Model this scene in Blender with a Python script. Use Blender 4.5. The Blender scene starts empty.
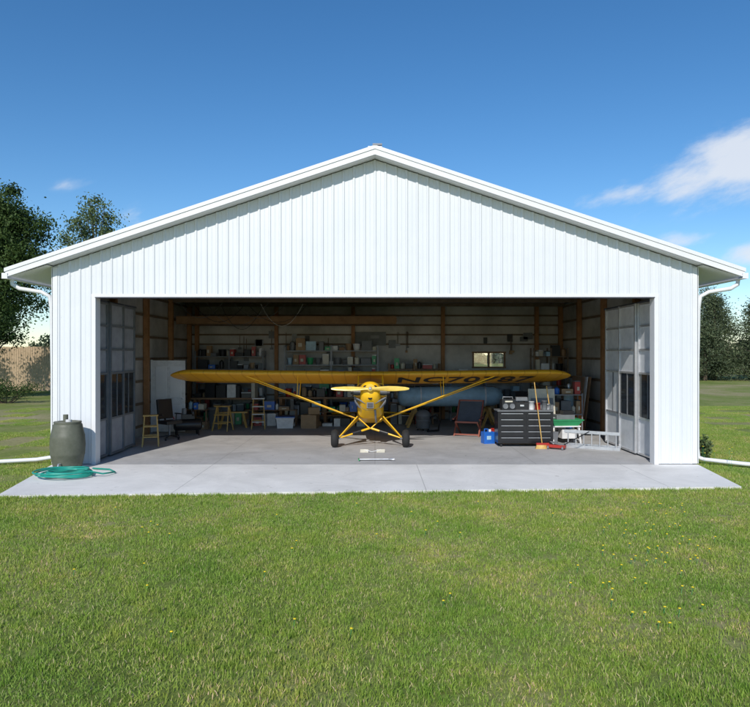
import bpy, math, random
import numpy as np
from mathutils import Vector, Matrix
random.seed(7); rng=np.random.default_rng(7)
S=bpy.context.scene
def link(o): S.collection.objects.link(o); return o
# ---------------------------------------------------------------- materials
def nt(name):
    m=bpy.data.materials.new(name); m.use_nodes=True
    t=m.node_tree; return m,t,t.nodes,t.links,t.nodes['Principled BSDF']
def mat(name,c,rough=0.6,metal=0.0,c2=None,scale=6.0,bump=0.0,bscale=60.0,spec=0.5):
    m,t,n,l,p=nt(name)
    p.inputs['Roughness'].default_value=rough; p.inputs['Metallic'].default_value=metal
    p.inputs['Specular IOR Level'].default_value=spec
    if c2 is None: c2=tuple(x*0.78 for x in c)
    g=n.new('ShaderNodeNewGeometry')
    nz=n.new('ShaderNodeTexNoise'); nz.inputs['Scale'].default_value=scale; nz.inputs['Detail'].default_value=6; nz.inputs['Roughness'].default_value=0.65
    l.new(g.outputs['Position'],nz.inputs['Vector'])
    r=n.new('ShaderNodeValToRGB'); r.color_ramp.elements[0].position=0.32; r.color_ramp.elements[1].position=0.62
    r.color_ramp.elements[0].color=(*c2,1); r.color_ramp.elements[1].color=(*c,1)
    l.new(nz.outputs['Fac'],r.inputs['Fac']); l.new(r.outputs['Color'],p.inputs['Base Color'])
    if bump>0:
        b=n.new('ShaderNodeTexNoise'); b.inputs['Scale'].default_value=bscale; b.inputs['Detail'].default_value=4
        l.new(g.outputs['Position'],b.inputs['Vector'])
        bb=n.new('ShaderNodeBump'); bb.inputs['Strength'].default_value=bump; bb.inputs['Distance'].default_value=0.01
        l.new(b.outputs['Fac'],bb.inputs['Height']); l.new(bb.outputs['Normal'],p.inputs['Normal'])
    return m
M={}
M['white']=mat('white_steel',(0.71,0.73,0.755),0.4,0,(0.675,0.70,0.725),0.8,0.03,3)
M['trim']=mat('white_trim',(0.77,0.775,0.785),0.4,0,(0.73,0.735,0.745),3)
M['grey']=mat('grey_steel',(0.22,0.23,0.25),0.45,0.3)
M['track']=mat('door_track',(0.10,0.11,0.14),0.5,0.4)
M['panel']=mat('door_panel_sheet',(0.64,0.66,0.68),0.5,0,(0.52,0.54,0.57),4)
M['panelShade']=mat('door_panel_sheet_shaded',(0.32,0.335,0.37),0.5,0,(0.24,0.255,0.29),4)  # same door sheet, with the left stack's shade put into its colour
M['alum']=mat('aluminium',(0.72,0.73,0.75),0.35,0.7)
M['insul']=mat('insulation_liner',(0.54,0.53,0.515),0.5,0,(0.31,0.305,0.295),1.1,0.6,4)
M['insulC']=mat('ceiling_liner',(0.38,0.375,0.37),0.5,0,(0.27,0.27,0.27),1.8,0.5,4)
M['wood']=mat('framing_wood',(0.36,0.18,0.075),0.7,0,(0.25,0.12,0.05),5)
M['girt']=mat('girt_wood',(0.19,0.135,0.09),0.7,0,(0.13,0.09,0.06),5)
M['ply']=mat('plywood',(0.29,0.17,0.09),0.65,0,(0.20,0.11,0.055),3)
M['oak']=mat('stool_wood',(0.62,0.40,0.12),0.55,0,(0.48,0.29,0.08),9)
M['black']=mat('black_plastic',(0.015,0.015,0.017),0.4)
M['tool']=mat('black_enamel',(0.02,0.02,0.023),0.25)
M['rubber']=mat('rubber',(0.02,0.02,0.02),0.8)
M['red']=mat('red_paint',(0.42,0.03,0.02),0.4)
M['redw']=mat('red_stained_wood',(0.30,0.09,0.06),0.5)
M['blue']=mat('blue_plastic',(0.02,0.14,0.55),0.35)
M['ltblue']=mat('pale_blue_sheet',(0.38,0.57,0.70),0.45)
M['green']=mat('green_plastic',(0.04,0.36,0.14),0.4)
M['teal']=mat('teal_hose',(0.015,0.34,0.26),0.35,0,(0.01,0.25,0.19),4)
M['orange']=mat('orange_plastic',(0.5,0.17,0.03),0.45)
M['card']=mat('cardboard',(0.38,0.25,0.14),0.8)
M['cream']=mat('cream_plastic',(0.6,0.56,0.45),0.5)
M['wht']=mat('white_plastic',(0.76,0.76,0.76),0.4)
M['mid']=mat('grey_plastic',(0.16,0.17,0.18),0.5)
M['olive']=mat('barrel_plastic',(0.13,0.135,0.10),0.55,0,(0.09,0.095,0.065),5,0.2,20)
M['yel']=mat('yellow_fabric_paint',(0.86,0.49,0.012),0.3,0,(0.80,0.44,0.01),2)
M['prop']=mat('propeller_varnish',(0.85,0.62,0.14),0.25,0,(0.75,0.50,0.09),5)
M['numb']=mat('black_registration',(0.012,0.012,0.012),0.5)
M['fence']=mat('fence_wood',(0.46,0.34,0.22),0.8,0,(0.34,0.25,0.15),4)
M['bark']=mat('bark',(0.12,0.09,0.065),0.9,0,(0.06,0.045,0.03),8,0.6,20)
M['cloth']=mat('faded_cloth',(0.10,0.12,0.15),0.9)
m,t,n,l,p=nt('window_glass'); p.inputs['Base Color'].default_value=(0.03,0.035,0.04,1); p.inputs['Roughness'].default_value=0.08; M['dglass']=m
m,t,n,l,p=nt('clear_glazing')
tr=n.new('ShaderNodeBsdfTransparent'); gl=n.new('ShaderNodeBsdfGlossy'); gl.inputs['Roughness'].default_value=0.05
mx=n.new('ShaderNodeMixShader'); mx.inputs[0].default_value=0.16
l.new(tr.outputs[0],mx.inputs[1]); l.new(gl.outputs[0],mx.inputs[2]); l.new(mx.outputs[0],n['Material Output'].inputs[0]); M['glass']=m
m,t,n,l,p=nt('yellow_wing_fabric')
tc=n.new('ShaderNodeTexCoord'); sp=n.new('ShaderNodeSeparateXYZ'); l.new(tc.outputs['Object'],sp.inputs[0])
mu=n.new('ShaderNodeMath'); mu.operation='MULTIPLY'; mu.inputs[1].default_value=1/0.34; l.new(sp.outputs['X'],mu.inputs[0])
fr=n.new('ShaderNodeMath'); fr.operation='FRACT'; l.new(mu.outputs[0],fr.inputs[0])
cr=n.new('ShaderNodeValToRGB'); e=cr.color_ramp.elements
e[0].position=0.0; e[0].color=(0.62,0.29,0.01,1); e[1].position=0.07; e[1].color=(0.86,0.46,0.022,1)
a=e.new(0.93); a.color=(0.86,0.46,0.022,1); a=e.new(1.0); a.color=(0.62,0.29,0.01,1)
l.new(fr.outputs[0],cr.inputs['Fac']); l.new(cr.outputs['Color'],p.inputs['Base Color']); p.inputs['Roughness'].default_value=0.35
tl=n.new('ShaderNodeBsdfTranslucent'); l.new(cr.outputs['Color'],tl.inputs[0])
mx=n.new('ShaderNodeMixShader'); mx.inputs[0].default_value=0.2
l.new(p.outputs[0],mx.inputs[1]); l.new(tl.outputs[0],mx.inputs[2]); l.new(mx.outputs[0],n['Material Output'].inputs[0]); M['wing']=m
def concrete(name,c1,c2,jx,jy,x0,y0):
    m,t,n,l,p=nt(name); g=n.new('ShaderNodeNewGeometry'); p.inputs['Roughness'].default_value=0.75
    n1=n.new('ShaderNodeTexNoise'); n1.inputs['Scale'].default_value=0.8; n1.inputs['Detail'].default_value=9; n1.inputs['Roughness'].default_value=0.72; n1.inputs['Distortion'].default_value=.6
    n2=n.new('ShaderNodeTexNoise'); n2.inputs['Scale'].default_value=90; n2.inputs['Detail'].default_value=3
    for q in (n1,n2): l.new(g.outputs['Position'],q.inputs['Vector'])
    ad=n.new('ShaderNodeMath'); ad.operation='MULTIPLY_ADD'; ad.inputs[1].default_value=0.3; l.new(n2.outputs['Fac'],ad.inputs[0]); l.new(n1.outputs['Fac'],ad.inputs[2])
    r=n.new('ShaderNodeValToRGB'); r.color_ramp.elements[0].position=0.46; r.color_ramp.elements[1].position=0.80
    r.color_ramp.elements[0].color=(*c2,1); r.color_ramp.elements[1].color=(*c1,1); l.new(ad.outputs[0],r.inputs['Fac'])
    s=n.new('ShaderNodeSeparateXYZ'); l.new(g.outputs['Position'],s.inputs[0])
    outs=[]
    for ax,sp_,o in (('X',jx,x0),('Y',jy,y0)):
        a=n.new('ShaderNodeMath'); a.operation='PINGPONG'; b=n.new('ShaderNodeMath'); b.operation='ADD'; b.inputs[1].default_value=-o
        l.new(s.outputs[ax],b.inputs[0]); l.new(b.outputs[0],a.inputs[0]); a.inputs[1].default_value=sp_/2
        c=n.new('ShaderNodeMath'); c.operation='LESS_THAN'; c.inputs[1].default_value=0.007; l.new(a.outputs[0],c.inputs[0]); outs.append(c)
    mxm=n.new('ShaderNodeMath'); mxm.operation='MAXIMUM'; l.new(outs[0].outputs[0],mxm.inputs[0]); l.new(outs[1].outputs[0],mxm.inputs[1])
    sc=n.new('ShaderNodeMath'); sc.operation='MULTIPLY'; sc.inputs[1].default_value=0.45; l.new(mxm.outputs[0],sc.inputs[0])
    mc=n.new('ShaderNodeMixRGB'); l.new(sc.outputs[0],mc.inputs[0]); l.new(r.outputs['Color'],mc.inputs[1]); mc.inputs[2].default_value=(0.12,0.115,0.11,1)
    # small drips and spots
    n3=n.new('ShaderNodeTexNoise'); n3.inputs['Scale'].default_value=5.5; n3.inputs['Detail'].default_value=2; l.new(g.outputs['Position'],n3.inputs['Vector'])
    r3=ramp(n,[(0.68,(1,1,1)),(0.78,(.62,.60,.58))]); l.new(n3.outputs['Fac'],r3.inputs['Fac'])
    m3=n.new('ShaderNodeMixRGB'); m3.blend_type='MULTIPLY'; m3.inputs[0].default_value=1; l.new(mc.outputs[0],m3.inputs[1]); l.new(r3.outputs[0],m3.inputs[2])
    l.new(m3.outputs[0],p.inputs['Base Color'])
    bb=n.new('ShaderNodeBump'); bb.inputs['Strength'].default_value=0.15; bb.inputs['Distance'].default_value=0.004; l.new(n2.outputs['Fac'],bb.inputs['Height']); l.new(bb.outputs[0],p.inputs['Normal'])
    return m
def ramp(n,pts):
    r=n.new('ShaderNodeValToRGB'); e=r.color_ramp.elements
    e[0].position=pts[0][0]; e[0].color=(*pts[0][1],1); e[1].position=pts[-1][0]; e[1].color=(*pts[-1][1],1)
    for q in pts[1:-1]:
        a=e.new(q[0]); a.color=(*q[1],1)
    return r
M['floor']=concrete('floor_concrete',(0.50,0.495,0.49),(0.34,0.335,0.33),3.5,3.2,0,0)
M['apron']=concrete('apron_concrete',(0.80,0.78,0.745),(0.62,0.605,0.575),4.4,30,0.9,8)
m,t,n,l,p=nt('ground_soil_grass'); g=n.new('ShaderNodeNewGeometry'); p.inputs['Roughness'].default_value=0.95; p.inputs['Specular IOR Level'].default_value=0.1
a=n.new('ShaderNodeTexNoise'); a.inputs['Scale'].default_value=0.16; a.inputs['Detail'].default_value=10; a.inputs['Roughness'].default_value=0.7
b=n.new('ShaderNodeTexNoise'); b.inputs['Scale'].default_value=14; b.inputs['Detail'].default_value=6; b.inputs['Roughness'].default_value=0.8
for q in (a,b): l.new(g.outputs['Position'],q.inputs['Vector'])
ra=ramp(n,[(0.34,(0.15,0.20,0.045)),(0.47,(0.23,0.28,0.075)),(0.58,(0.36,0.33,0.16)),(0.68,(0.46,0.39,0.25))]); l.new(a.outputs['Fac'],ra.inputs['Fac'])
rb=ramp(n,[(0.3,(0.5,0.5,0.5)),(0.7,(1.2,1.2,1.2))]); l.new(b.outputs['Fac'],rb.inputs['Fac'])
mm=n.new('ShaderNodeMixRGB'); mm.blend_type='MULTIPLY'; mm.inputs[0].default_value=1; l.new(ra.outputs[0],mm.inputs[1]); l.new(rb.outputs[0],mm.inputs[2]); l.new(mm.outputs[0],p.inputs['Base Color'])
bb=n.new('ShaderNodeBump'); bb.inputs['Strength'].default_value=0.6; bb.inputs['Distance'].default_value=0.04; l.new(b.outputs['Fac'],bb.inputs['Height']); l.new(bb.outputs[0],p.inputs['Normal']); M['ground']=m
def leafmat(name,pts,transl,posramp=None,posscale=0.5):
    m,t,n,l,p=nt(name); at=n.new('ShaderNodeAttribute'); at.attribute_name='var'
    r=ramp(n,pts); l.new(at.outputs['Fac'],r.inputs['Fac']); col=r.outputs[0]
    if posramp:
        g=n.new('ShaderNodeNewGeometry'); a=n.new('ShaderNodeTexNoise'); a.inputs['Scale'].default_value=posscale; a.inputs['Detail'].default_value=6; a.inputs['Roughness'].default_value=0.75
        l.new(g.outputs['Position'],a.inputs['Vector']); rr=ramp(n,posramp); l.new(a.outputs['Fac'],rr.inputs['Fac'])
        mm=n.new('ShaderNodeMixRGB'); mm.blend_type='MULTIPLY'; mm.inputs[0].default_value=1; l.new(col,mm.inputs[1]); l.new(rr.outputs[0],mm.inputs[2]); col=mm.outputs[0]
    l.new(col,p.inputs['Base Color']); p.inputs['Roughness'].default_value=0.6; p.inputs['Specular IOR Level'].default_value=0.25
    tl=n.new('ShaderNodeBsdfTranslucent'); l.new(col,tl.inputs[0]); mx=n.new('ShaderNodeMixShader'); mx.inputs[0].default_value=transl
    l.new(p.outputs[0],mx.inputs[1]); l.new(tl.outputs[0],mx.inputs[2]); l.new(mx.outputs[0],n['Material Output'].inputs[0]); return m
M['grass']=leafmat('grass_blades',[(0,(0.19,0.29,0.045)),(0.5,(0.33,0.46,0.075)),(0.84,(0.43,0.53,0.125)),(0.91,(0.66,0.56,0.30)),(1,(0.74,0.62,0.38))],0.33,
    [(0.28,(0.48,0.66,0.5)),(0.41,(0.84,.95,.85)),(0.54,(1.06,1.02,1.0)),(0.66,(1.55,1.18,1.5))],0.62)
M['leafD']=leafmat('dark_leaves',[(0,(0.02,0.045,0.013)),(1,(0.085,0.14,0.035))],0.25)
M['leafL']=leafmat('light_leaves',[(0,(0.07,0.105,0.045)),(1,(0.17,0.23,0.09))],0.3)
M['leafC']=leafmat('conifer_needles',[(0,(0.045,0.066,0.035)),(1,(0.15,0.185,0.09))],0.15)
M['petal']=mat('yellow_petals',(0.85,0.65,0.02),0.6)

# ---------------------------------------------------------------- builder
class B:
    def __init__(s,name,bevel=0): s.name=name; s.v=[]; s.f=[]; s.mi=[]; s.sm=[]; s.mats=[]; s.bevel=bevel
    def mid(s,k):
        if k not in s.mats: s.mats.append(k)
        return s.mats.index(k)
    def add(s,vs,fs,k,smooth=False):
        o=len(s.v); s.v+= [tuple(q) for q in vs]; i=s.mid(k)
        for f in fs: s.f.append([o+j for j in f]); s.mi.append(i); s.sm.append(smooth)
    def box(s,c,d,k,rot=(0,0,0)):
        R=Matrix.Rotation(rot[2],3,'Z')@Matrix.Rotation(rot[1],3,'Y')@Matrix.Rotation(rot[0],3,'X'); c=Vector(c)
        vs=[c+R@Vector((x*d[0]/2,y*d[1]/2,z*d[2]/2)) for x in(-1,1) for y in(-1,1) for z in(-1,1)]
        s.add(vs,[(0,1,3,2),(4,6,7,5),(0,4,5,1),(2,3,7,6),(0,2,6,4),(1,5,7,3)],k)
    def beam(s,p0,p1,w,h,k):
        p0=Vector(p0);p1=Vector(p1); d=(p1-p0).normalized(); up=Vector((0,0,1)) if abs(d.z)<.95 else Vector((0,1,0))
        a=d.cross(up).normalized()*w/2; b=a.cross(d).normalized()*h/2
        vs=[p+i*a+j*b for p in(p0,p1) for i,j in((-1,-1),(1,-1),(1,1),(-1,1))]
        s.add(vs,[(0,3,2,1),(4,5,6,7),(0,1,5,4),(1,2,6,5),(2,3,7,6),(3,0,4,7)],k)
    def loft(s,rings,k,cap=True,smooth=True):
        n=len(rings[0]); vs=[q for r in rings for q in r]; fs=[]
        for i in range(len(rings)-1):
            for j in range(n): fs.append((i*n+j,i*n+(j+1)%n,(i+1)*n+(j+1)%n,(i+1)*n+j))
        s.add(vs,fs,k,smooth)
        if cap:
            s.add(rings[0],[tuple(reversed(range(n)))],k); s.add(rings[-1],[tuple(range(n))],k)
    def tube(s,pts,r,k,n=10,closed=False,smooth=True):
        pts=[Vector(p) for p in pts]; rings=[]; N=len(pts)
        rr=r if isinstance(r,(list,tuple)) else [r]*N
        prev=None
        for i,p in enumerate(pts):
            d=(pts[min(i+1,N-1)]-pts[max(i-1,0)]).normalized()
            if prev is None:
                up=Vector((0,0,1)) if abs(d.z)<.9 else Vector((1,0,0)); a=d.cross(up).normalized()
            else: a=(prev-d*prev.dot(d)).normalized()
            prev=a; b=d.cross(a)
            rings.append([p+(a*math.cos(t*2*math.pi/n)+b*math.sin(t*2*math.pi/n))*rr[i] for t in range(n)])
        s.loft(rings,k,True,smooth)
    def cyl(s,p0,p1,r,k,n=16,r1=None): s.tube([p0,p1],[r,r if r1 is None else r1],k,n)
    def lathe(s,prof,c,k,n=28,axis='z'):
        c=Vector(c); rings=[]
        for r,h in prof:
            ring=[]
            for t in range(n):
                x=r*math.cos(t*2*math.pi/n); y=r*math.sin(t*2*math.pi/n)
                ring.append(c+(Vector((x,y,h)) if axis=='z' else Vector((h,x,y)) if axis=='x' else Vector((x,h,y))))
            rings.append(ring)
        s.loft(rings,k)
    def done(s,parent=None,loc=None,rotz=0,fixn=True):
        me=bpy.data.meshes.new(s.name); me.from_pydata(s.v,[],s.f); 
        for k in s.mats: me.materials.append(M[k])
        me.polygons.foreach_set('material_index',s.mi); me.polygons.foreach_set('use_smooth',s.sm)
        if fixn:
            import bmesh
            bm=bmesh.new(); bm.from_mesh(me); bmesh.ops.recalc_face_normals(bm,faces=bm.faces); bm.to_mesh(me); bm.free()
        me.update(); o=link(bpy.data.objects.new(s.name,me))
        if loc: o.location=loc
        o.rotation_euler[2]=rotz
        if parent: o.parent=parent
        if s.bevel:
            b=o.modifiers.new('bevel','BEVEL'); b.width=s.bevel; b.segments=2; b.limit_method='ANGLE'
        return o
def empty(name,loc=(0,0,0)):
    e=link(bpy.data.objects.new(name,None)); e.location=loc; return e
def npmesh(name,V,loops,starts,totals,matk,var=None):
    me=bpy.data.meshes.new(name); me.vertices.add(len(V)); me.vertices.foreach_set('co',V.astype(np.float32).ravel())
    me.loops.add(len(loops)); me.loops.foreach_set('vertex_index',loops.astype(np.int32))
    me.polygons.add(len(starts)); me.polygons.foreach_set('loop_start',starts.astype(np.int32))
    try: me.polygons.foreach_set('loop_total',totals.astype(np.int32))
    except Exception: pass
    me.materials.append(M[matk]); me.update(calc_edges=True); me.validate()
    if var is not None:
        a=me.attributes.new('var','FLOAT','POINT'); a.data.foreach_set('value',var.astype(np.float32))
    return me

# ---------------------------------------------------------------- hangar
HW=6.97; OW=6.06; OH=3.63; DEP=9.8; PK=6.78; SL=0.332
def rooftop(x): return PK-SL*abs(x)
hangar=empty('white_hangar')
def ribs(lo,hi,sp=0.2286):
    pts=[]
    for k in range(int(lo/sp)-1,int(hi/sp)+2):
        c=k*sp
        for dx,o in((-0.034,0),(-0.016,0.022),(0.016,0.022),(0.034,0)):
            if lo<c+dx<hi: pts.append((c+dx,o))
        for dx,o in((-0.012,0),(0,0.005),(0.012,0)):
            if lo<c+sp/2+dx<hi: pts.append((c+sp/2+dx,o))
    return pts
b=B('front_wall')
xs=ribs(-HW,HW)+[(-HW,0),(HW,0),(-OW,0),(OW,0),(0.0001,0.022)]
xs=sorted(xs)
for (x0,o0),(x1,o1) in zip(xs[:-1],xs[1:]):
    xm=(x0+x1)/2; zb=0.02 if abs(xm)>OW else OH
    b.add([(x0,-o0,zb),(x1,-o1,zb),(x1,-o1,rooftop(x1)-0.17),(x0,-o0,rooftop(x0)-0.17)],[(0,1,2,3)],'white')
b.done(hangar,fixn=False)
for sgn in(-1,1):
    b=B('side_wall'); ys=sorted(ribs(0.0,DEP)+[(0,0),(DEP,0)])
    for (y0,o0),(y1,o1) in zip(ys[:-1],ys[1:]):
        b.add([(sgn*(HW+o0),y0,0.02),(sgn*(HW+o1),y1,0.02),(sgn*(HW+o1),y1,rooftop(HW)-0.15),(sgn*(HW+o0),y0,rooftop(HW)-0.15)],[(0,1,2,3)],'white')
    b.done(hangar,fixn=False)
WX0,WX1,WZ0,WZ1=3.6,4.75,1.9,2.45
b=B('back_wall')
Y=DEP
b.box(((-HW+WX0)/2,Y+.02,2.15),(WX0+HW,.08,4.3),'white'); b.box(((HW+WX1)/2,Y+.02,2.15),(HW-WX1,.08,4.3),'white')
b.box(((WX0+WX1)/2,Y+.02,WZ0/2),(WX1-WX0,.08,WZ0),'white'); b.box(((WX0+WX1)/2,Y+.02,(WZ1+4.3)/2),(WX1-WX0,.08,4.3-WZ1),'white')
b.add([(-HW,Y+.02,4.3),(HW,Y+.02,4.3),(0,Y+.02,PK-.17)],[(0,1,2)],'white')
b.done(hangar)
b=B('roof')
for sgn in(-1,1):
    x1=7.8; y0,y1=-0.28,DEP+.35
    P=[(0,PK),(sgn*x1,rooftop(x1)),(sgn*x1,rooftop(x1)-.13),(0,PK-.13)]
    b.add([(x,y0,z) for x,z in P]+[(x,y1,z) for x,z in P],[(0,1,2,3),(4,7,6,5),(0,4,5,1),(2,6,7,3),(1,5,6,2)],'white')
b.done(hangar)
b=B('rake_trim')
for sgn in(-1,1):
    for (ya,yb,t0,t1,xe,k) in((-.335,-.283,0.03,-.15,7.83,'trim'),(-.352,-.337,0.045,-.035,7.85,'trim'),(-.345,-.337,-.13,-.155,7.82,'trim')):
        P=[(0.0,PK+t0),(sgn*xe,rooftop(xe)+t0),(sgn*xe,rooftop(xe)+t1),(0.0,PK+t1)]
        b.add([(x,ya,z) for x,z in P]+[(x,yb,z) for x,z in P],[(0,1,2,3),(4,7,6,5),(0,4,5,1),(2,6,7,3),(1,5,6,2)],k)
b.done(hangar)
b=B('rake_soffit')
for sgn in(-1,1):
    P=[(0,PK-.152),(sgn*HW,rooftop(HW)-.152)]
    b.add([(P[0][0],-.282,P[0][1]),(P[1][0],-.282,P[1][1]),(P[1][0],.02,P[1][1]),(P[0][0],.02,P[0][1])],[(0,1,2,3)],'trim')
    z=rooftop(7.78)-.155
    b.add([(sgn*6.975,-.28,rooftop(HW)-.17),(sgn*7.8,-.28,z),(sgn*7.8,DEP+.3,z),(sgn*6.975,DEP+.3,rooftop(HW)-.17)],[(0,1,2,3)],'trim')
b.done(hangar)
b=B('ridge_cap')
b.box((0.05,-.33,PK+.055),(.2,.06,.035),'grey'); b.box((0,4.7,PK+.035),(.3,9.9,.03),'trim'); b.done(hangar)
b=B('gutters')
for sgn in(-1,1):
    x=sgn*7.87; z=rooftop(7.8)-.09
    b.box((x,4.7,z-.05),(.02,10.1,.11),'trim'); b.box((x-sgn*.05,4.7,z-.1),(.1,10.1,.015),'trim'); b.box((x-sgn*.035,-.355,z-.045),(.12,.012,.12),'trim')
    b.tube([(x-sgn*.05,-.1,z-.1),(x-sgn*.06,-.1,z-.2),(x-sgn*.2,-.08,z-.29),(sgn*7.22,-.03,z-.36),(sgn*7.06,.0,z-.45),(sgn*7.04,.05,z-.7),(sgn*7.04,.1,2),(sgn*7.04,.1,.35),(sgn*7.06,.1,.16)],.045,'trim',8)
b.done(hangar)
b=B('corner_and_opening_trim')
for sgn in(-1,1):
    zt=rooftop(HW)-.2
    b.box((sgn*(HW-.045),-.0285,zt/2+.02),(.10,.012,zt-.02),'trim'); b.box((sgn*(HW+.028),.03,zt/2+.02),(.012,.12,zt-.02),'trim')
    b.box((sgn*(OW+.035),-.0285,OH/2),(.09,.012,OH-.02),'trim'); b.box((sgn*(OW-.005),.09,OH/2),(.014,.23,OH-.02),'trim')
b.box((0,-.030,OH+.03),(2*OW+.16,.012,.08),'trim'); b.box((0,.09,OH-.004),(2*OW-.04,.22,.014),'track')
b.box((0,-.026,OH-.008),(2*OW,.02,.02),'track')
b.done(hangar)
b=B('wall_screws')
for k in range(-30,31):
    x=k*.2286+.045
    for z in (.5,1.4,2.3,3.2,4.1,4.9,5.7):
        if z>rooftop(x)-.3: continue
        if (OW+.12<abs(x)<HW-.1) or (z>OH+.1 and abs(x)<HW-.1): b.box((x,-.003,z),(.012,.008,.012),'trim')
b.done(hangar)
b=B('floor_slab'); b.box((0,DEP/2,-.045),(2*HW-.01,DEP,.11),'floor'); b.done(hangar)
b=B('interior_frame')
for sgn in(-1,1):
    b.box((sgn*6.86,DEP/2+.1,2.1),(.04,DEP-.35,4.18),'insul')
    for y in(.35,2.7,5.1,7.4,9.55): b.box((sgn*6.75,y,2.1),(.14,.16,4.2),'wood')
    for z in(.3,.95,1.6,2.25,2.9,3.55,4.1): b.box((sgn*6.81,DEP/2+.1,z),(.03,DEP-.4,.07),'girt')
for x0,x1,z0,z1 in((-HW+.1,WX0,0.01,4.2),(WX1,HW-.1,.01,4.2),(WX0,WX1,.01,WZ0),(WX0,WX1,WZ1,4.2)):
    b.box(((x0+x1)/2,DEP-.04,(z0+z1)/2),(x1-x0,.03,z1-z0),'insul')
for x in(-6.5,-3.6,-.8,2.48,5.9): b.box((x,DEP-.16,2.1),(.13,.15,4.2),'wood')
for z in(.3,.9,1.5,2.75,3.1,3.45,3.8): b.box((0,DEP-.07,z),(2*HW-.3,.04,.06),'girt')
b.box((0,.18,OH+.17),(2*OW+.5,.12,.3),'wood')
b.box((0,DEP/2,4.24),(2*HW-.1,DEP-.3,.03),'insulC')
for y in(1.4,2.7,5.1,7.4,9.3): b.box((0,y,4.16),(2*HW-.3,.05,.12),'girt')
for sgn in(-1,1): b.box((sgn*6.5,.06,1.9),(.72,.03,3.7),'insul')
b.done(hangar)
b=B('back_window')
for z in(WZ0,WZ1): b.box(((WX0+WX1)/2,DEP-.02,z),(WX1-WX0+.1,.14,.06),'ply')
for x in(WX0,(WX0+WX1)/2,WX1): b.box((x,DEP-.02,(WZ0+WZ1)/2),(.06,.12,WZ1-WZ0-.06),'ply')
b.box(((WX0+WX1)/2,DEP+.03,(WZ0+WZ1)/2),(WX1-WX0,.01,WZ1-WZ0),'glass')
b.done(hangar)
for sgn in(-1,1):
    b=B('folded_door_stack'); X=sgn*6.24; ymax=3.4 if sgn>0 else 2.7; nl=3; w=(ymax-.15)/nl
    sh='panel' if sgn>0 else 'panelShade'
    for i in range(nl):
        ya=.15+i*w+.02; yb=.15+(i+1)*w-.02; off=-sgn*(.05*(i%2)); xx=X+off; yc=(ya+yb)/2
        b.box((xx,yc,1.82),(.03,w-.06,3.5),sh)
        for y in(ya+.02,yb-.02): b.box((xx-sgn*.03,y,1.82),(.05,.05,3.54),'mid' if sgn<0 else 'alum')  # left frames swap aluminium for dark grey, shade painted in as well
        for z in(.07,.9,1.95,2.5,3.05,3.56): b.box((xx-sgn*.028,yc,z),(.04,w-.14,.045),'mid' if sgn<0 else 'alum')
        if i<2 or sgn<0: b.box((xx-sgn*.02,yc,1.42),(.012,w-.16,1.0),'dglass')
        b.box((xx-sgn*.03,yc,1.42),(.02,.03,1.0),'mid')
    b.box((X,ymax/2+.1,3.6),(.08,ymax,.05),'track')
    b.done(hangar)
b=B('storage_loft')
b.box((-2.95,8.55,3.62),(7.3,2.1,.03),'ply'); b.box((-2.95,7.49,3.52),(7.3,.04,.26),'ply')
for i in range(13): b.box((-6.5+i*.6,8.5,3.53),(.04,1.9,.14),'wood')
b.box((-2.95,8.5,3.44),(7.2,1.9,.02),'ply')
b.done(hangar)
b=B('walk_door',.006)
b.box((-6.25,5.6,1.12),(1.0,.045,2.16),'wht')
for z,h in((.5,.7),(1.55,.95)): 
    for x in(-6.47,-6.03): b.box((x,5.572,z),(.34,.012,h),'trim')
b.lathe([(.0,0),(.03,0.005),(.03,.03),(0,.05)],(-5.82,5.53,1.05),'alum',12,'y')
b.box((-6.77,5.62,1.12),(.05,.08,2.2),'trim'); b.done(hangar)

# ---------------------------------------------------------------- ground, apron, drain pipes
APR=[(-6.99,-.02),(-6.4,-3.1),(6.62,-2.36),(6.99,-.02)]
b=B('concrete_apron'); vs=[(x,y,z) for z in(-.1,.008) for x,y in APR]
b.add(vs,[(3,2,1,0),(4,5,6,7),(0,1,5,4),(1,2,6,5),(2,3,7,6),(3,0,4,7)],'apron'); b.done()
b=B('ground')
R=900; b.add([(-R,-60,-.04),(R,-60,-.04),(R,R,-.04),(-R,R,-.04)],[(0,1,2,3)],'ground'); b.done()
b=B('drain_pipe'); b.tube([(-7.08,.35,.12),(-7.5,.3,.06),(-8.2,.1,.05),(-9.2,-.25,.04)],.045,'trim',10)
b.done()
b=B('drain_pipe'); b.tube([(7.05,.3,.14),(7.25,.2,.08),(7.9,-.2,.05),(8.9,-.75,.04)],.045,'trim',10); b.done()

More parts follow.
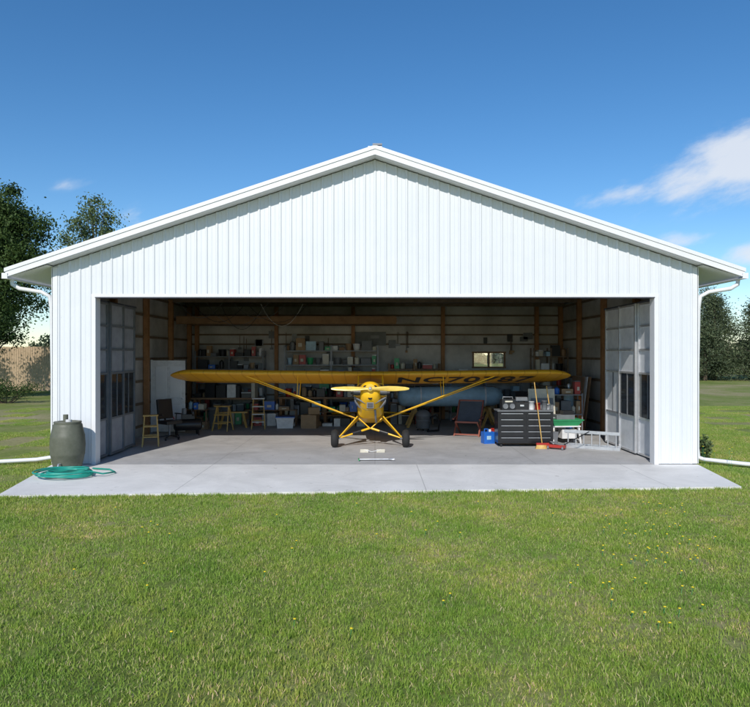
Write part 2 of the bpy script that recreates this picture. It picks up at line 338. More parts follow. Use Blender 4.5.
# ---------------------------------------------------------------- grass
def inpoly(x,y):
    ins=np.zeros(len(x),bool); P=[(APR[0][0]-.0,.0)]+APR[1:]
    n_=len(P); j=n_-1
    for i in range(n_):
        xi,yi=P[i]; xj,yj=P[j]
        ins^=((yi>y)!=(yj>y))&(x<(xj-xi)*(y-yi)/(yj-yi+1e-9)+xi); j=i
    return ins|((np.abs(x)<HW+.03)&(y>-.03)&(y<DEP+.1))
def blades(x,y,hs=1.0):
    n_=len(x); h=rng.uniform(.012,.045,n_)*hs; ang=rng.uniform(0,2*np.pi,n_); w=rng.uniform(.0018,.004,n_)
    lean=rng.uniform(0,.04,n_); la=rng.uniform(0,2*np.pi,n_)
    V=np.zeros((n_,5,3)); dx=np.cos(ang)*w; dy=np.sin(ang)*w; lx=np.cos(la)*lean; ly=np.sin(la)*lean
    z0=-.04
    V[:,0]=np.stack([x-dx,y-dy,np.full(n_,z0)],1); V[:,1]=np.stack([x+dx,y+dy,np.full(n_,z0)],1)
    V[:,2]=np.stack([x+dx*.8+lx*.4,y+dy*.8+ly*.4,z0+h*.6],1); V[:,3]=np.stack([x-dx*.8+lx*.4,y-dy*.8+ly*.4,z0+h*.6],1)
    V[:,4]=np.stack([x+lx,y+ly,z0+h],1)
    base=(np.arange(n_)*5)[:,None]; L=(base+np.array([0,1,2,3,3,2,4])[None]).ravel()
    st=(np.arange(n_)*7)[:,None]+np.array([0,4])[None]; tt=np.tile([4,3],n_)
    var=np.clip(np.repeat(rng.uniform(0,1,n_),5),0,1)
    return V.reshape(-1,3),L,st.ravel(),tt,var
def patchpts(n_,holes=0):
    a=rng.uniform(-.52,.52,(int(n_*.6),2)); k=rng.uniform(-.5,.5,(70,2))
    c=k[rng.integers(0,70,int(n_*.4))]+rng.normal(0,.03,(int(n_*.4),2)); P=np.vstack([a,c])
    for h in range(holes):
        q=rng.uniform(-.35,.35,2); r=rng.uniform(.04,.12); dd=np.hypot((P[:,0]-q[0]),(P[:,1]-q[1])*rng.uniform(.6,1.5)); P=P[rng.uniform(0,1,len(P))<np.clip((dd/r)**2-.25,0.08,1)]
    return P
lawn=empty('lawn_grass')
variants=[]
for i in range(9):
    pp=patchpts(4600,[0,1,0,2,1,3,0,2,4][i]); V,L,st,tt,var=blades(pp[:,0],pp[:,1]); variants.append(npmesh('grass_patch',V,L,st,tt,'grass',var))
for ix in range(-17,18):
    for iy in range(-17,16):
        cx=ix+.0; cy=iy+.5
        q=np.array([(cx+dx,cy+dy) for dx in(-.56,-.2,.2,.56) for dy in(-.56,-.2,.2,.56)]); ins=inpoly(q[:,0],q[:,1])
        if ins.all(): continue
        if cy>3 and abs(cx)<7.5: continue
        if cx<-7.2 and cy>.5 and random.random()<.35+.03*cy: continue
        if cx>7.2 and cy>5 and random.random()<.25: continue
        worn=(-8.2<cx<-5.6 and -4.6<cy<-.5)
        if ins.any() or worn:
            pp=patchpts(3800)+np.array([cx,cy]); k=~inpoly(pp[:,0],pp[:,1]); pp=pp[k]
            if worn:   # worn earth near the slab's front-left corner
                dd=np.minimum(np.hypot((pp[:,0]+7.0)/1.0,(pp[:,1]+2.9)/.75),np.hypot((pp[:,0]+7.3)/.7,(pp[:,1]+1.3)/.9)); pp=pp[rng.uniform(0,1,len(pp))<np.clip(dd**2-.12,.12,1)]
            if len(pp)<5: continue
            V,L,st,tt,var=blades(pp[:,0],pp[:,1],1.25); o=link(bpy.data.objects.new('grass_edge',npmesh('grass_edge',V,L,st,tt,'grass',var)))
        else:
            o=link(bpy.data.objects.new('grass_tile',random.choice(variants))); o.location=(cx,cy,0); sz=random.uniform(.85,1.2)
            o.scale=(1,1,sz); o.location.z=-.04+.04*sz; o.rotation_euler[2]=random.choice([0,1,2,3])*math.pi/2
        o.parent=lawn
tx=[];ty=[]
for i in range(520):
    d=rng.uniform(4.6,11.5); cx=rng.uniform(-.6,.6)*d; cy=d-14.1
    k=int(rng.integers(20,90)); s2=rng.uniform(.03,.13); tx+=list(cx+rng.normal(0,s2,k)); ty+=list(cy+rng.normal(0,s2,k))
for i in range(260):
    s_=rng.uniform(0,1); 
    if rng.uniform()<.6: cx=-6.4+13*s_; cy=-3.12+.74*s_-abs(rng.normal(0,.05))
    else:
        sg=rng.choice([-1,1]); cx=sg*(7.1+abs(rng.normal(0,.2))); cy=rng.uniform(.2,5)
    k=int(rng.integers(20,50)); tx+=list(cx+rng.normal(0,.06,k)); ty+=list(cy+rng.normal(0,.04,k))
tx=np.array(tx);ty=np.array(ty);k=~inpoly(tx,ty);V,L,st,tt,var=blades(tx[k],ty[k],1.8)
o=link(bpy.data.objects.new('grass_tufts',npmesh('grass_tufts',V,L,st,tt,'grass',var*.6))); o.parent=lawn
b=B('wildflowers')
for i in range(120):
    if i<26: x=7.15+abs(random.gauss(0,.35)); y=random.uniform(-.4,3.5); h=random.uniform(.12,.4)
    else:
        d=random.uniform(5.5,10.5); x=random.gauss(.42,.05)*d if random.random()<.6 else random.uniform(-.5,.55)*d; y=d-14.1; h=random.uniform(.02,.04)
    if abs(x)<6.9 and y>-3.1: continue
    b.cyl((x,y,-.04),(x+.01,y,h),.002,'green',4); b.lathe([(.002,0),(0.015,.004),(.013,.01),(0,.012)],(x+.01,y,h),'petal',7)
b.done()

# ---------------------------------------------------------------- trees
def leaves(C,size,var,matk,name,flat=0.0,asp=.5):
    n_=len(C); a=rng.normal(size=(n_,3)); a/=np.linalg.norm(a,axis=1)[:,None]; b_=rng.normal(size=(n_,3)); b_-=a*(a*b_).sum(1)[:,None]; b_/=np.linalg.norm(b_,axis=1)[:,None]
    s=(size*rng.uniform(.6,1.3,n_))[:,None]
    V=np.stack([C-a*s,C-b_*s*asp,C+a*s,C+b_*s*asp],1).reshape(-1,3)
    return npmesh(name,V,np.arange(n_*4),np.arange(n_)*4,np.full(n_,4),matk,np.repeat(np.clip(var,0,1),4))
def tree(name,loc,H,R,z0,nc,nl,ls,matk,seed,dense=1.0,tr=.22,cr=.30):
    rs=np.random.default_rng(seed); e=empty(name,loc); b=B('trunk')
    tp=[(0,0,-.1),(.05,0,H*.15),(-.1,.1,H*.35),(.1,-.05,H*.6),(.0,.1,H*.86)]; b.tube(tp,[tr*1.3,tr,tr*.8,tr*.5,tr*.15],'bark',9)
    cs=[];
    while len(cs)<nc:
        q=rs.uniform(-1,1,3)
        if np.linalg.norm(q)>1 or np.linalg.norm(q)<.25: continue
        zc=(q[2]+1)/2; rad=R*(1-.35*zc)*(.8+.2*math.sin(7*math.atan2(q[1],q[0])+3*zc))
        cs.append((q[0]*rad,q[1]*rad,z0+zc*(H-z0)))
    cs=np.array(cs)
    for c in cs[:min(nc,46)]:
        zb=max(H*.12,c[2]*.62); b.tube([(0,0,zb),(c[0]*.5,c[1]*.5,zb+(c[2]-zb)*.6),tuple(c)],[tr*.32,tr*.18,.015],'bark',5)
    b.done(e)
    k=rs.integers(0,nc,nl); cr_=rs.uniform(.35,.9,nc)*R*cr
    off=rs.normal(size=(nl,3)); off/=np.linalg.norm(off,axis=1)[:,None]; off*=(rs.uniform(0,1,nl)**.45*cr_[k])[:,None]*(1+.35*rs.normal(size=nl))[:,None]; off[:,2]*=.75
    C=cs[k]+off; cv=rs.uniform(.1,.85,nc); var=cv[k]+rs.normal(0,.15,nl)
    o=link(bpy.data.objects.new('foliage',leaves(C,ls,var,matk,'foliage'))); o.parent=e
    return e
tree('deciduous_tree',(-20.7,21,0),11.6,4.5,2.9,160,80000,.085,'leafD',3)
tree('deciduous_tree',(-28.0,24,0),10.5,4.2,2.6,90,24000,.1,'leafD',5)
tree('poplar_tree',(-19.4,31,0),13.2,3.4,4.0,110,9500,.10,'leafL',13,tr=.2,cr=.34)
def conifer(name,loc,H,R,seed,nl=11000):
    rs=np.random.default_rng(seed); e=empty(name,loc); b=B('trunk'); b.tube([(0,0,-.1),(.05,0,H*.5),(0,0,H*.97)],[.2,.12,.02],'bark',7)
    C=[];var=[]; nb=130
    for i in range(nb):
        z=.2+(H-.4)*(i/nb)**1.15; r=R*(1-(z/H)**1.6)*rs.uniform(.6,1.2)+.15; a=rs.uniform(0,6.28); up=rs.uniform(.0,.45)
        tip=np.array([math.cos(a)*r,math.sin(a)*r,z+up*r]); root=np.array([0,0,z])
        if i%3==0: b.tube([tuple(root),tuple(tip)],[.04,.008],'bark',4)
        n_=nl//nb; t_=rs.uniform(.15,1,n_)**.7; C.append(root+(tip-root)*t_[:,None]+rs.normal(size=(n_,3))*(.12+.22*t_[:,None])*R/2.2); var.append(rs.uniform(.1,.8)+rs.normal(0,.15,n_))
    b.done(e); C=np.vstack(C); o=link(bpy.data.objects.new('foliage',leaves(C,.12,np.concatenate(var),'leafC','foliage',asp=.35))); o.parent=e
for i,(x,y,h,r) in enumerate([(31.4,46,7.7,2.9),(34.6,45,7.0,3.0),(33.4,51,8.8,3.0),(38.5,48,8.6,3.2),(28.6,50,7.6,2.8),(42,46,9,3),(36.5,44,6.0,2.8),(30,45,5.0,2.6)]): conifer('juniper_tree',(x,y,0),h,r,20+i)
n_=60000; X=rng.uniform(-190,190,n_); hh=3.2+1.9*np.sin(X*.21)+1.5*np.sin(X*.53+1)+1.0*np.sin(X*1.3); C=np.stack([X,150+rng.normal(0,3,n_),rng.uniform(0,1,n_)**.8*np.maximum(hh,1.2)],1)
link(bpy.data.objects.new('distant_trees',leaves(C,.42,rng.uniform(0,1,n_)*.6,'leafC','distant_trees',asp=.7)))
def bush(name,loc,R,H,seed,k='leafD',n_=3500):
    rs=np.random.default_rng(seed); e=empty(name,loc); b=B('stems'); cs=rs.uniform(-1,1,(16,3))*[R,R*.7,0]+[0,0,0]; cs[:,2]=rs.uniform(.25,.9,16)*H
    for c in cs: b.tube([(c[0]*.2,c[1]*.2,-.04),tuple(c)],[.02,.006],'bark',4)
    b.done(e); q=rs.integers(0,16,n_); C=cs[q]+rs.normal(size=(n_,3))*[R*.18,R*.18,H*.16]; C[:,2]=np.maximum(C[:,2],0)
    o=link(bpy.data.objects.new('leaves',leaves(C,.045,rs.uniform(0,1,n_),k,'leaves'))); o.parent=e
bush('shrub',(-18.2,18,0),1.3,.9,1); bush('shrub',(-18.8,14.5,0),1.2,.6,2,'leafL'); bush('shrub',(-20.6,20,0),1.3,1.1,4,'leafD'); bush('shrub',(7.5,1.2,0),.3,.4,6,'leafL',900); bush('shrub',(7.9,2.6,0),.35,.45,7,'leafL',900)
b=B('wooden_fence')
x=-32.0; i=0
while x<-9:
    h=2.85+random.uniform(-.03,.03); b.box((x,28,h/2),(.135,.02,h),'fence'); x+=.15; i+=1
    if i%16==0: b.box((x,28.06,1.45),(.1,.1,2.9),'fence')
for z in(.35,2.4): b.box((-20.5,28.03,z),(23,.04,.09),'fence')
b.done()

# ---------------------------------------------------------------- aircraft
AX,AY=-.12,2.56; PITCH=math.radians(11.5)
plane=empty('yellow_light_aircraft',(AX,AY,.235)); plane.rotation_euler=(-PITCH,0,0)
def sring(y,hw,zb,zt,ex,n=28):
    out=[]; zc=(zb+zt)/2; hz=(zt-zb)/2
    for i in range(n):
        a=2*math.pi*i/n; c,s_=math.cos(a),math.sin(a)
        out.append((hw*math.copysign(abs(c)**(2/ex),c),y,zc+hz*math.copysign(abs(s_)**(2/ex),s_)))
    return out
b=B('fuselage')
b.loft([sring(*q) for q in[(-.70,.11,1.04,1.30,2),(-.68,.18,.96,1.34,2.1),(-.60,.235,.88,1.38,2.4),(-.35,.275,.72,1.41,2.8),(-.05,.31,.58,1.435,3.2),(.12,.34,.52,1.445,4)]],'yel')
b.loft([sring(*q) for q in[(.12,.34,.52,1.42,4.5),(.9,.36,.50,1.30,6),(1.75,.345,.56,1.30,6)]],'yel',False)
b.loft([sring(*q) for q in[(1.70,.34,.56,1.66,4),(2.1,.32,.62,1.62,3.6),(3.4,.21,.79,1.45,3.2),(4.8,.09,.98,1.28,3),(5.75,.03,1.1,1.22,3)]],'yel')
for z in(.70,): b.tube([(q[0]*1.004,q[1],q[2]) for q in sring(-.30,.283,.69,1.415,2.8)]+[sring(-.30,.283,.69,1.415,2.8)[0]],.004,'mid',5)
b.done(plane)
b=B('cabin_frame_and_glazing')
for sg in(-1,1):
    b.tube([(sg*.31,.10,1.42),(sg*.32,.30,1.71)],.018,'yel',6); b.tube([(sg*.34,.75,1.30),(sg*.34,.75,1.69)],.015,'yel',6); b.tube([(sg*.34,1.7,1.30),(sg*.34,1.72,1.65)],.02,'yel',6); b.tube([(sg*.34,.12,1.39),(sg*.35,1.72,1.30)],.016,'yel',6)
    b.add([(sg*.335,.14,1.40),(sg*.345,1.7,1.31),(sg*.34,1.7,1.66),(sg*.325,.3,1.69)],[(0,1,2,3)],'glass')
ws=[]
for i in range(9):
    a=-1+2*i/8; ws.append(((a*.31,.10-.05*(1-a*a),1.425+.01*(1-a*a)),(a*.32,.30-.03*(1-a*a),1.71)))
b.add([q for w in ws for q in w],[(2*i,2*i+2,2*i+3,2*i+1) for i in range(8)],'glass',True)
b.tube([w[1] for w in ws],.015,'yel',6); b.tube([w[0] for w in ws],.012,'yel',6)
b.box((0,.2,1.32),(.6,.03,.18),'black'); b.box((0,.75,1.05),(.42,.08,.7),'cloth'); b.box((0,1.55,1.1),(.5,.08,.8),'cloth')
b.tube([(0,.5,.7),(0,.45,1.25)],.012,'grey',6)
b.done(plane)
b=B('engine')
for sg in(-1,1):
    for y in(-.44,-.17):
        b.cyl((sg*.2,y,1.14),(sg*.46,y,1.14),.062,'grey',14)
        for i in range(9): b.cyl((sg*(.25+i*.020),y,1.14),(sg*(.258+i*.020),y,1.14),.085,'mid',14)
        b.box((sg*.46,y,1.14),(.07,.15,.13),'black'); b.cyl((sg*.40,y-.03,1.0),(sg*.12,y-.05,.84),.02,'mid',8)
        b.tube([(sg*.40,y+.03,1.07),(sg*.38,y+.04,.91),(sg*.26,y+.16,.76)],.022,'grey',8)
    b.box((sg*.34,-.28,1.25),(.24,.5,.012),'yel',(0.12,0,0)); b.box((sg*.33,-.26,1.035),(.18,.44,.012),'yel'); b.box((sg*.34,-.03,1.145),(.24,.012,.22),'black')
    b.lathe([(0,-.02),(.066,-.02),(.07,0),(.06,.03)],(sg*.115,-.675,1.205),'black',16,'y')
b.lathe([(0,-.02),(.055,-.02),(.06,0),(.05,.02)],(0,-.655,.97),'black',16,'y')
b.box((0,-.52,.78),(.17,.16,.14),'mid'); b.box((0,-.61,.78),(.13,.02,.10),'black')
b.tube([(.12,-.3,.7),(.14,-.2,.5),(.15,.05,.42)],.028,'grey',10)
b.done(plane)
b=B('propeller'); HZ=1.17; HY=-.78
b.lathe([(0,-.05),(.03,-.05),(.07,-.03),(.075,.03),(.06,.07),(.05,.1)],(0,HY,HZ),'prop',20,'y'); b.lathe([(0,-.075),(.035,-.07),(.04,-.05)],(0,HY,HZ),'alum',14,'y')
for sg in(-1,1):
    rings=[]
    for x,ch,th,tw in((.0,.10,.07,45),(.12,.09,.055,42),(.25,.115,.035,33),(.45,.135,.024,24),(.65,.125,.016,18),(.86,.09,.011,14),(.955,.05,.007,13),(.97,.02,.004,13)):
        r=[];t_=math.radians(tw)*sg
        for k in range(12):
            a=2*math.pi*k/12; u=ch/2*math.cos(a); w=th/2*math.sin(a)
            r.append((sg*x,HY+w*math.cos(t_)-u*math.sin(t_),HZ+u*math.cos(t_)+w*math.sin(t_)))
        rings.append(r)
    b.loft(rings,'prop')
b.done(plane)
ZW=1.685; HS=5.43
def wing_le_te(x):
    ax_=abs(x)
    if ax_>HS-.72:
        t_=min((ax_-HS+.72)/.73,1); q=1-math.sqrt(max(0,1-t_*t_)); return .17+.55*q,1.77-1.0*q
    return .17,1.77
def wz(x): return ZW+abs(x)*.010
b=B('wing')
tip=[HS-.005,HS-.02,HS-.07,HS-.15,HS-.27,HS-.42,HS-.57]
st_=[-q for q in tip]+[-4.75+i*.3167 for i in range(0,31)]+tip[::-1]
rings=[]
us=[0,.012,.04,.1,.2,.32,.46,.6,.75,.9,1.0]
for x in st_:
    le,te=wing_le_te(x); ch=te-le; sc=ch/1.6; r=[]
    yt=lambda u:5*.12*(.2969*math.sqrt(u)-.126*u-.3516*u*u+.2843*u**3-.1036*u**4)
    for u in us: r.append((x,le+u*ch,wz(x)+yt(u)*1.6*ch*min(1,sc+.1)-u*.01))
    for u in reversed(us[1:-1]): r.append((x,le+u*ch,wz(x)-yt(u)*.3*ch-u*.01-.003))
    rings.append(r)
b.loft(rings,'wing')
b.done(plane)
b=B('aileron_gaps')
for sg in(-1,1): b.beam((sg*2.6,1.45,wz(2.6)-.028),(sg*5.0,1.45,wz(5.0)-.028),.012,.006,'numb')
b.done(plane)
b=B('wing_struts')
def faired(p0,p1,w,h,k): 
    p0=Vector(p0);p1=Vector(p1);d=(p1-p0).normalized();f=Vector((0,1,0));f=(f-d*f.dot(d)).normalized();g_=d.cross(f)
    b.loft([[p+f*(w/2*math.cos(a))+g_*(h/2*math.sin(a)) for a in [2*math.pi*i/12 for i in range(12)]] for p in(p0,p1)],k)
for sg in(-1,1):
    faired((sg*.36,.35,.54),(sg*3.35,.47,wz(3.3)-.015),.075,.034,'yel'); faired((sg*.36,.42,.54),(sg*3.25,1.35,wz(3.2)-.03),.06,.03,'yel')
    b.tube([(sg*1.95,.41,1.14),(sg*1.95,.45,wz(1.95)-.01)],.011,'yel',6); b.tube([(sg*1.95,.92,1.14),(sg*1.95,1.2,wz(1.95)-.02)],.011,'yel',6)
b.done(plane)
b=B('landing_gear')
for sg in(-1,1):
    faired((sg*.33,-.05,.56),(sg*.80,.0,.03),.06,.036,'yel'); faired((sg*.34,.62,.54),(sg*.80,.03,.03),.05,.032,'yel')
    b.add([(sg*.36,.02,.52),(sg*.36,.58,.52),(sg*.79,.03,.06)],[(0,1,2)],'yel')
    b.tube([(sg*.76,.01,.02),(0+sg*.03,.15,.27)],[.018,.03],'yel',8); b.tube([(sg*.46,.06,.13),(sg*.24,.1,.2)],.04,'black',10)
    b.tube([(sg*.30,.15,.53),(0,.15,.26)],.016,'yel',8)
    b.cyl((sg*.76,0,0),(sg*.98,0,0),.02,'grey',10)
    prof=[(.06,-.085),(.12,-.095),(.18,-.09),(.215,-.06),(.233,0),(.215,.06),(.18,.09),(.12,.095),(.06,.085)]
    b.lathe(prof,(sg*.91,0,0),'rubber',26,'x'); b.lathe([(.0,.102*sg),(.04,.10*sg),(.105,.09*sg),(.11,.06*sg)],(sg*.91,0,0),'yel',20,'x')
b.done(plane)
b=B('tail')
def plate(pts,th,k,ax):
    lo=[tuple(Vector(p)-Vector(ax)*th/2) for p in pts]; hi=[tuple(Vector(p)+Vector(ax)*th/2) for p in pts]; b.loft([lo,hi],k,True,False)
fin=[(0,4.75,1.3),(0,5.0,1.52),(0,5.3,1.85),(0,5.6,2.05),(0,5.85,2.08),(0,6.05,1.98),(0,6.15,1.7),(0,6.15,1.4),(0,6.0,1.1),(0,5.75,1.0),(0,5.6,1.1)]
plate(fin,.04,'yel',(1,0,0))
stb=[(0,4.85,1.22),(.5,4.95,1.22),(1.1,5.2,1.22),(1.42,5.45,1.22),(1.45,5.65,1.22),(1.25,5.95,1.22),(.7,6.02,1.22),(.12,5.9,1.22),(-.12,5.9,1.22),(-.7,6.02,1.22),(-1.25,5.95,1.22),(-1.45,5.65,1.22),(-1.42,5.45,1.22),(-1.1,5.2,1.22),(-.5,4.95,1.22)]
plate(stb,.04,'yel',(0,0,1))
b.tube([(0,5.4,1.05),(0,5.7,.93)],.02,'grey',8); b.lathe([(.03,-.03),(.075,-.03),(.085,0),(.075,.03),(.03,.03)],(0,5.7,.90),'rubber',16,'x')
b.done(plane)
cu=bpy.data.curves.new('reg','FONT'); cu.body='NC70787'; cu.size=1.0; cu.offset=.02; cu.space_character=1.06
to=link(bpy.data.objects.new('reg_tmp',cu)); bpy.context.view_layer.update()
me=bpy.data.meshes.new_from_object(to.evaluated_get(bpy.context.evaluated_depsgraph_get())); bpy.data.objects.remove(to)
co=np.zeros(len(me.vertices)*3); me.vertices.foreach_get('co',co); co=co.reshape(-1,3)
u=(co[:,0]-co[:,0].min())/(co[:,0].max()-co[:,0].min()); v=(co[:,1]-co[:,1].min())/(co[:,1].max()-co[:,1].min())
x=.75+u*3.7; y=1.40-v*.95; un=(y-.17)/1.6
yt=5*.12*(.2969*np.sqrt(un)-.126*un-.3516*un**2+.2843*un**3-.1036*un**4)
co=np.stack([x,y,ZW+x*.010-yt*.3*1.6-un*.01-.003-.009],1); me.vertices.foreach_set('co',co.astype(np.float32).ravel()); me.materials.clear(); me.materials.append(M['numb']); me.update()
o=link(bpy.data.objects.new('registration',me)); o.parent=plane

# ---------------------------------------------------------------- hangar contents
def clutter(b,x0,x1,y,z,hmax,dep=.35,seed=0,dark=.5):
    r=random.Random(seed); x=x0
    while x<x1-.08:
        k=r.choice(['card','wht','mid','black','mid','blue','green','cream','black','ltblue','card','mid','ply','card','black','red','wht','grey','cream']); t_=r.random()
        if t_<.6:
            w=r.uniform(.10,.38); h=r.uniform(.08,hmax); w=min(w,x1-x); b.box((x+w/2,y+r.uniform(-.04,.04),z+h/2),(w*.94,dep*r.uniform(.6,.95),h),k,(0,0,r.uniform(-.12,.12)))
            if r.random()<.4: b.box((x+w/2,y,z+h+.015),(w*.97,dep*.7,.03),r.choice(['wht','black','mid']))
            if k in('card','blue','green','orange','red') : b.box((x+w/2,y-dep*.5,z+h*.45),(w*.4,.004,h*.3),'cream')
        elif t_<.85:
            w=r.uniform(.08,.2); h=min(hmax,w*r.uniform(1.1,1.9)); b.lathe([(w*.42,0),(w*.46,.01),(w*.46,h*.8),(w*.3,h*.9),(w*.15,h*.93),(w*.15,h)],(x+w/2,y-.05,z),k,12)
        else:
            w=r.uniform(.2,.35); b.lathe([(w*.35,0),(w*.45,hmax*.5),(w*.47,hmax*.5),(w*.47,hmax*.55)],(x+w/2,y,z),k,12)
        x+=w+r.uniform(0,.04)
def shelf(name,x0,x1,y,zs,top,seed,dep=.5,k='ply'):
    b=B(name,.003)
    for x in(x0,(x0+x1)/2,x1):
        for yy in(y-dep/2,y+dep/2): b.box((x,yy,top/2),(.05,.05,top),k)
    for i,z in enumerate(zs):
        b.box(((x0+x1)/2,y,z),(x1-x0+.05,dep+.04,.035),k)
        nx=zs[i+1] if i+1<len(zs) else z+.5
        clutter(b,x0+.05,x1-.05,y-.02,z+.018,min(nx-z-.06,.46),dep*.8,seed*10+i)
    return b.done()
shelf('storage_shelf',-6.35,-3.95,9.1,[.35,.9,1.35,1.85,2.3],2.5,1,k='mid')
shelf('storage_shelf',-3.2,.1,9.15,[.4,.95,1.5,2.0,2.5],2.7,2,k='grey')
shelf('storage_shelf',.5,2.3,9.2,[.3,.8,1.3,1.85],2.05,8,k='ply')
shelf('storage_shelf',2.7,5.2,9.25,[.3,.85,1.4],1.6,9,k='grey')
shelf('storage_shelf',5.45,6.6,8.4,[.3,.8,1.3,1.8,2.3],2.6,3,k='girt')
b=B('workbench',.004)
b.box((-1.7,8.3,.9),(3.2,.7,.06),'ply')
for x in(-3.2,-1.7,-.2):
    for y in(8.0,8.6): b.box((x,y,.435),(.09,.09,.87),'wood')
b.box((-1.7,8.3,.3),(3.1,.6,.04),'ply'); clutter(b,-3.1,-.2,8.25,.93,.5,.5,50); clutter(b,-3.1,-.2,8.2,.32,.5,.5,51); b.done()
b=B('workbench',.004); b.box((-5.1,8.2,.88),(2.3,.6,.06),'ply')
for x in(-6.1,-4.1):
    for y in(7.95,8.45): b.box((x,y,.42),(.09,.09,.84),'wood')
clutter(b,-6.15,-4.05,8.15,.91,.55,.5,70); clutter(b,-6.15,-4.05,8.15,0.0,.7,.5,71); b.done()
# piles of boxes and bins standing on the floor
for (xa,xb,yy,sd_,hm) in((-6.5,-5.3,6.6,200,.6),(-4.3,-2.6,7.6,201,.5),(-1.9,-.3,7.5,202,.45),(.5,2.0,8.2,203,.7),(4.5,6.3,7.2,204,.7)):
    b=B('pile_of_boxes_and_bins',.004); r=random.Random(sd_); clutter(b,xa,xb,yy,.012,hm,.45,sd_)
    b.box(((xa+xb)/2,yy,hm+.03),(xb-xa,.4,.02),'ply'); clutter(b,xa+.1,xb-.1,yy,hm+.042,.35,.36,sd_+50)
    for q in(xa+.03,xb-.03): b.box((q,yy+.18,hm/2),(.04,.04,hm),'ply'); b.box((q,yy-.18,hm/2),(.04,.04,hm),'ply')
    b.done()
b=B('pegboard_tools')
r=random.Random(5)
b.box((-.2,DEP-.10,2.95),(1.2,.02,.5),'mid')
for i in range(22):
    x=r.uniform(-6.2,5.6); z=r.uniform(2.75,3.1); h=r.uniform(.25,.6); k=r.choice(['black','mid','grey','mid','card'])
    if i%2==0: b.cyl((x,DEP-.13,z-h),(x,DEP-.13,z+.2),.012,'girt',6); b.box((x,DEP-.13,z-h),(r.uniform(.08,.2),.03,r.uniform(.05,.12)),k)
    else: b.box((x,DEP-.12,z),(r.uniform(.1,.35),.04,r.uniform(.1,.3)),k)
b.done()
b=B('blue_fiberglass_tank'); b.tube([(.75,7.3,.98),(.82,7.3,.98),(.95,7.3,.98),(2.4,7.3,1.0),(3.9,7.3,1.0),(4.1,7.3,1.0),(4.2,7.3,1.0)],[.10,.25,.31,.33,.31,.24,.1],'ltblue',24)
for x in(1.5,3.6): b.cyl((x-.02,7.3,.99),(x+.02,7.3,.99),.335,'wht',24)
b.done()
for x in(1.3,3.7):
    b=B('sawhorse',.003); b.box((x,7.3,.62),(.09,.9,.09),'oak')
    for sy in(-1,1):
        for sx in(-1,1): b.beam((x,7.3+sy*.35,.6),(x+sx*.25,7.3+sy*.42,0),.04,.08,'oak')
    b.done()
def stepstool(name,x,y,h,w,k,rz=0,n_=3,treads=None):
    b=B(name,.003)
    for sx in(-1,1):
        b.beam((sx*w*.38,-.0,h),(sx*w*.5,-h*.32,0),.03,.05,k); b.beam((sx*w*.38,.04,h),(sx*w*.5,h*.30,0),.03,.05,k)
    b.box((0,0,h+.015),(w*.95,.24,.03),treads or k)
    for i in range(1,n_):
        t_=i/n_; b.box((0,-h*.32*(1-t_)-.03,h*t_),(w*.9,.14,.025),treads or k); b.beam((-w*.42,h*.30*(1-t_)+.02,h*t_),(w*.42,h*.30*(1-t_)+.02,h*t_),.02,.03,k)
    return b.done(None,(x,y,0),rz)
stepstool('wooden_step_stool',-5.85,2.85,.78,.40,'oak',.3)
stepstool('wooden_step_stool',-4.75,6.2,.75,.5,'oak',-.2)
stepstool('step_ladder',-3.75,6.8,.95,.42,'oak',.15,4,'wht')
b=B('wooden_sawbench',.003); b.box((0,0,.5),(.9,.22,.04),'oak')
for sx in(-1,1):
    for sy in(-1,1): b.beam((sx*.3,sy*.04,.49),(sx*.42,sy*.17,0),.07,.03,'oak')
b.done(None,(-4.6,7.0,0),.2)
b=B('office_chair',.01)
for i in range(5):
    a=i*2*math.pi/5; b.beam((0,0,.12),(math.cos(a)*.3,math.sin(a)*.3,.08),.04,.03,'black'); b.lathe([(.01,-.02),(.03,-.02),(.03,.02),(.01,.02)],(math.cos(a)*.3,math.sin(a)*.3,.03),'black',10,'x')
b.cyl((0,0,.1),(0,0,.45),.03,'grey',10); b.box((0,0,.49),(.5,.48,.09),'black'); b.box((0,.24,.85),(.46,.08,.55),'black',(-.15,0,0)); b.beam((0,.2,.48),(0,.26,.7),.06,.02,'black')
for sx in(-1,1): b.beam((sx*.27,.1,.5),(sx*.29,.1,.7),.03,.03,'black'); b.box((sx*.29,.02,.71),(.06,.28,.03),'black')
b.done(None,(-5.75,4.1,0),.9)
b=B('air_compressor',.004); b.tube([(-.4,0,.32),(-.36,0,.32),(.36,0,.32),(.4,0,.32)],[.1,.17,.17,.1],'black',18); b.box((0,0,.56),(.36,.2,.14),'black'); b.cyl((-.1,0,.6),(-.1,0,.8),.07,'mid',12); b.lathe([(.01,-.03),(.13,-.03),(.13,.03),(.01,.03)],(.14,0,.66),'black',16,'x')
for sx in(-1,1): b.lathe([(.02,-.03),(.12,-.03),(.12,.03),(.02,.03)],(sx*.3,.18,.12),'rubber',16,'x'); b.beam((sx*.3,0,.2),(sx*.3,-.12,0),.03,.03,'black')
b.tube([(-.38,.0,.5),(-.6,0,.85),(-.62,.15,.9)],.015,'red',8); b.done(None,(-5.5,5.0,0),.4)
b=B('trash_bin'); b.lathe([(.17,0),(.22,.6),(.235,.6),(.235,.63),(.2,.66),(.0,.7)],(0,0,0),'mid',20); b.box((.25,0,.55),(.05,.12,.04),'mid'); b.done(None,(-5.2,6.9,0))
b=B('plastic_tote',.006); b.loft([[(sx*w/2,sy*d/2,z) for sx,sy in((-1,-1),(1,-1),(1,1),(-1,1))] for w,d,z in((.5,.35,0),(.56,.4,.32),(.6,.44,.32),(.6,.44,.35))],'wht',True,False); b.box((0,0,.37),(.62,.46,.03),'blue'); b.done(None,(-2.9,6.9,0),.1)
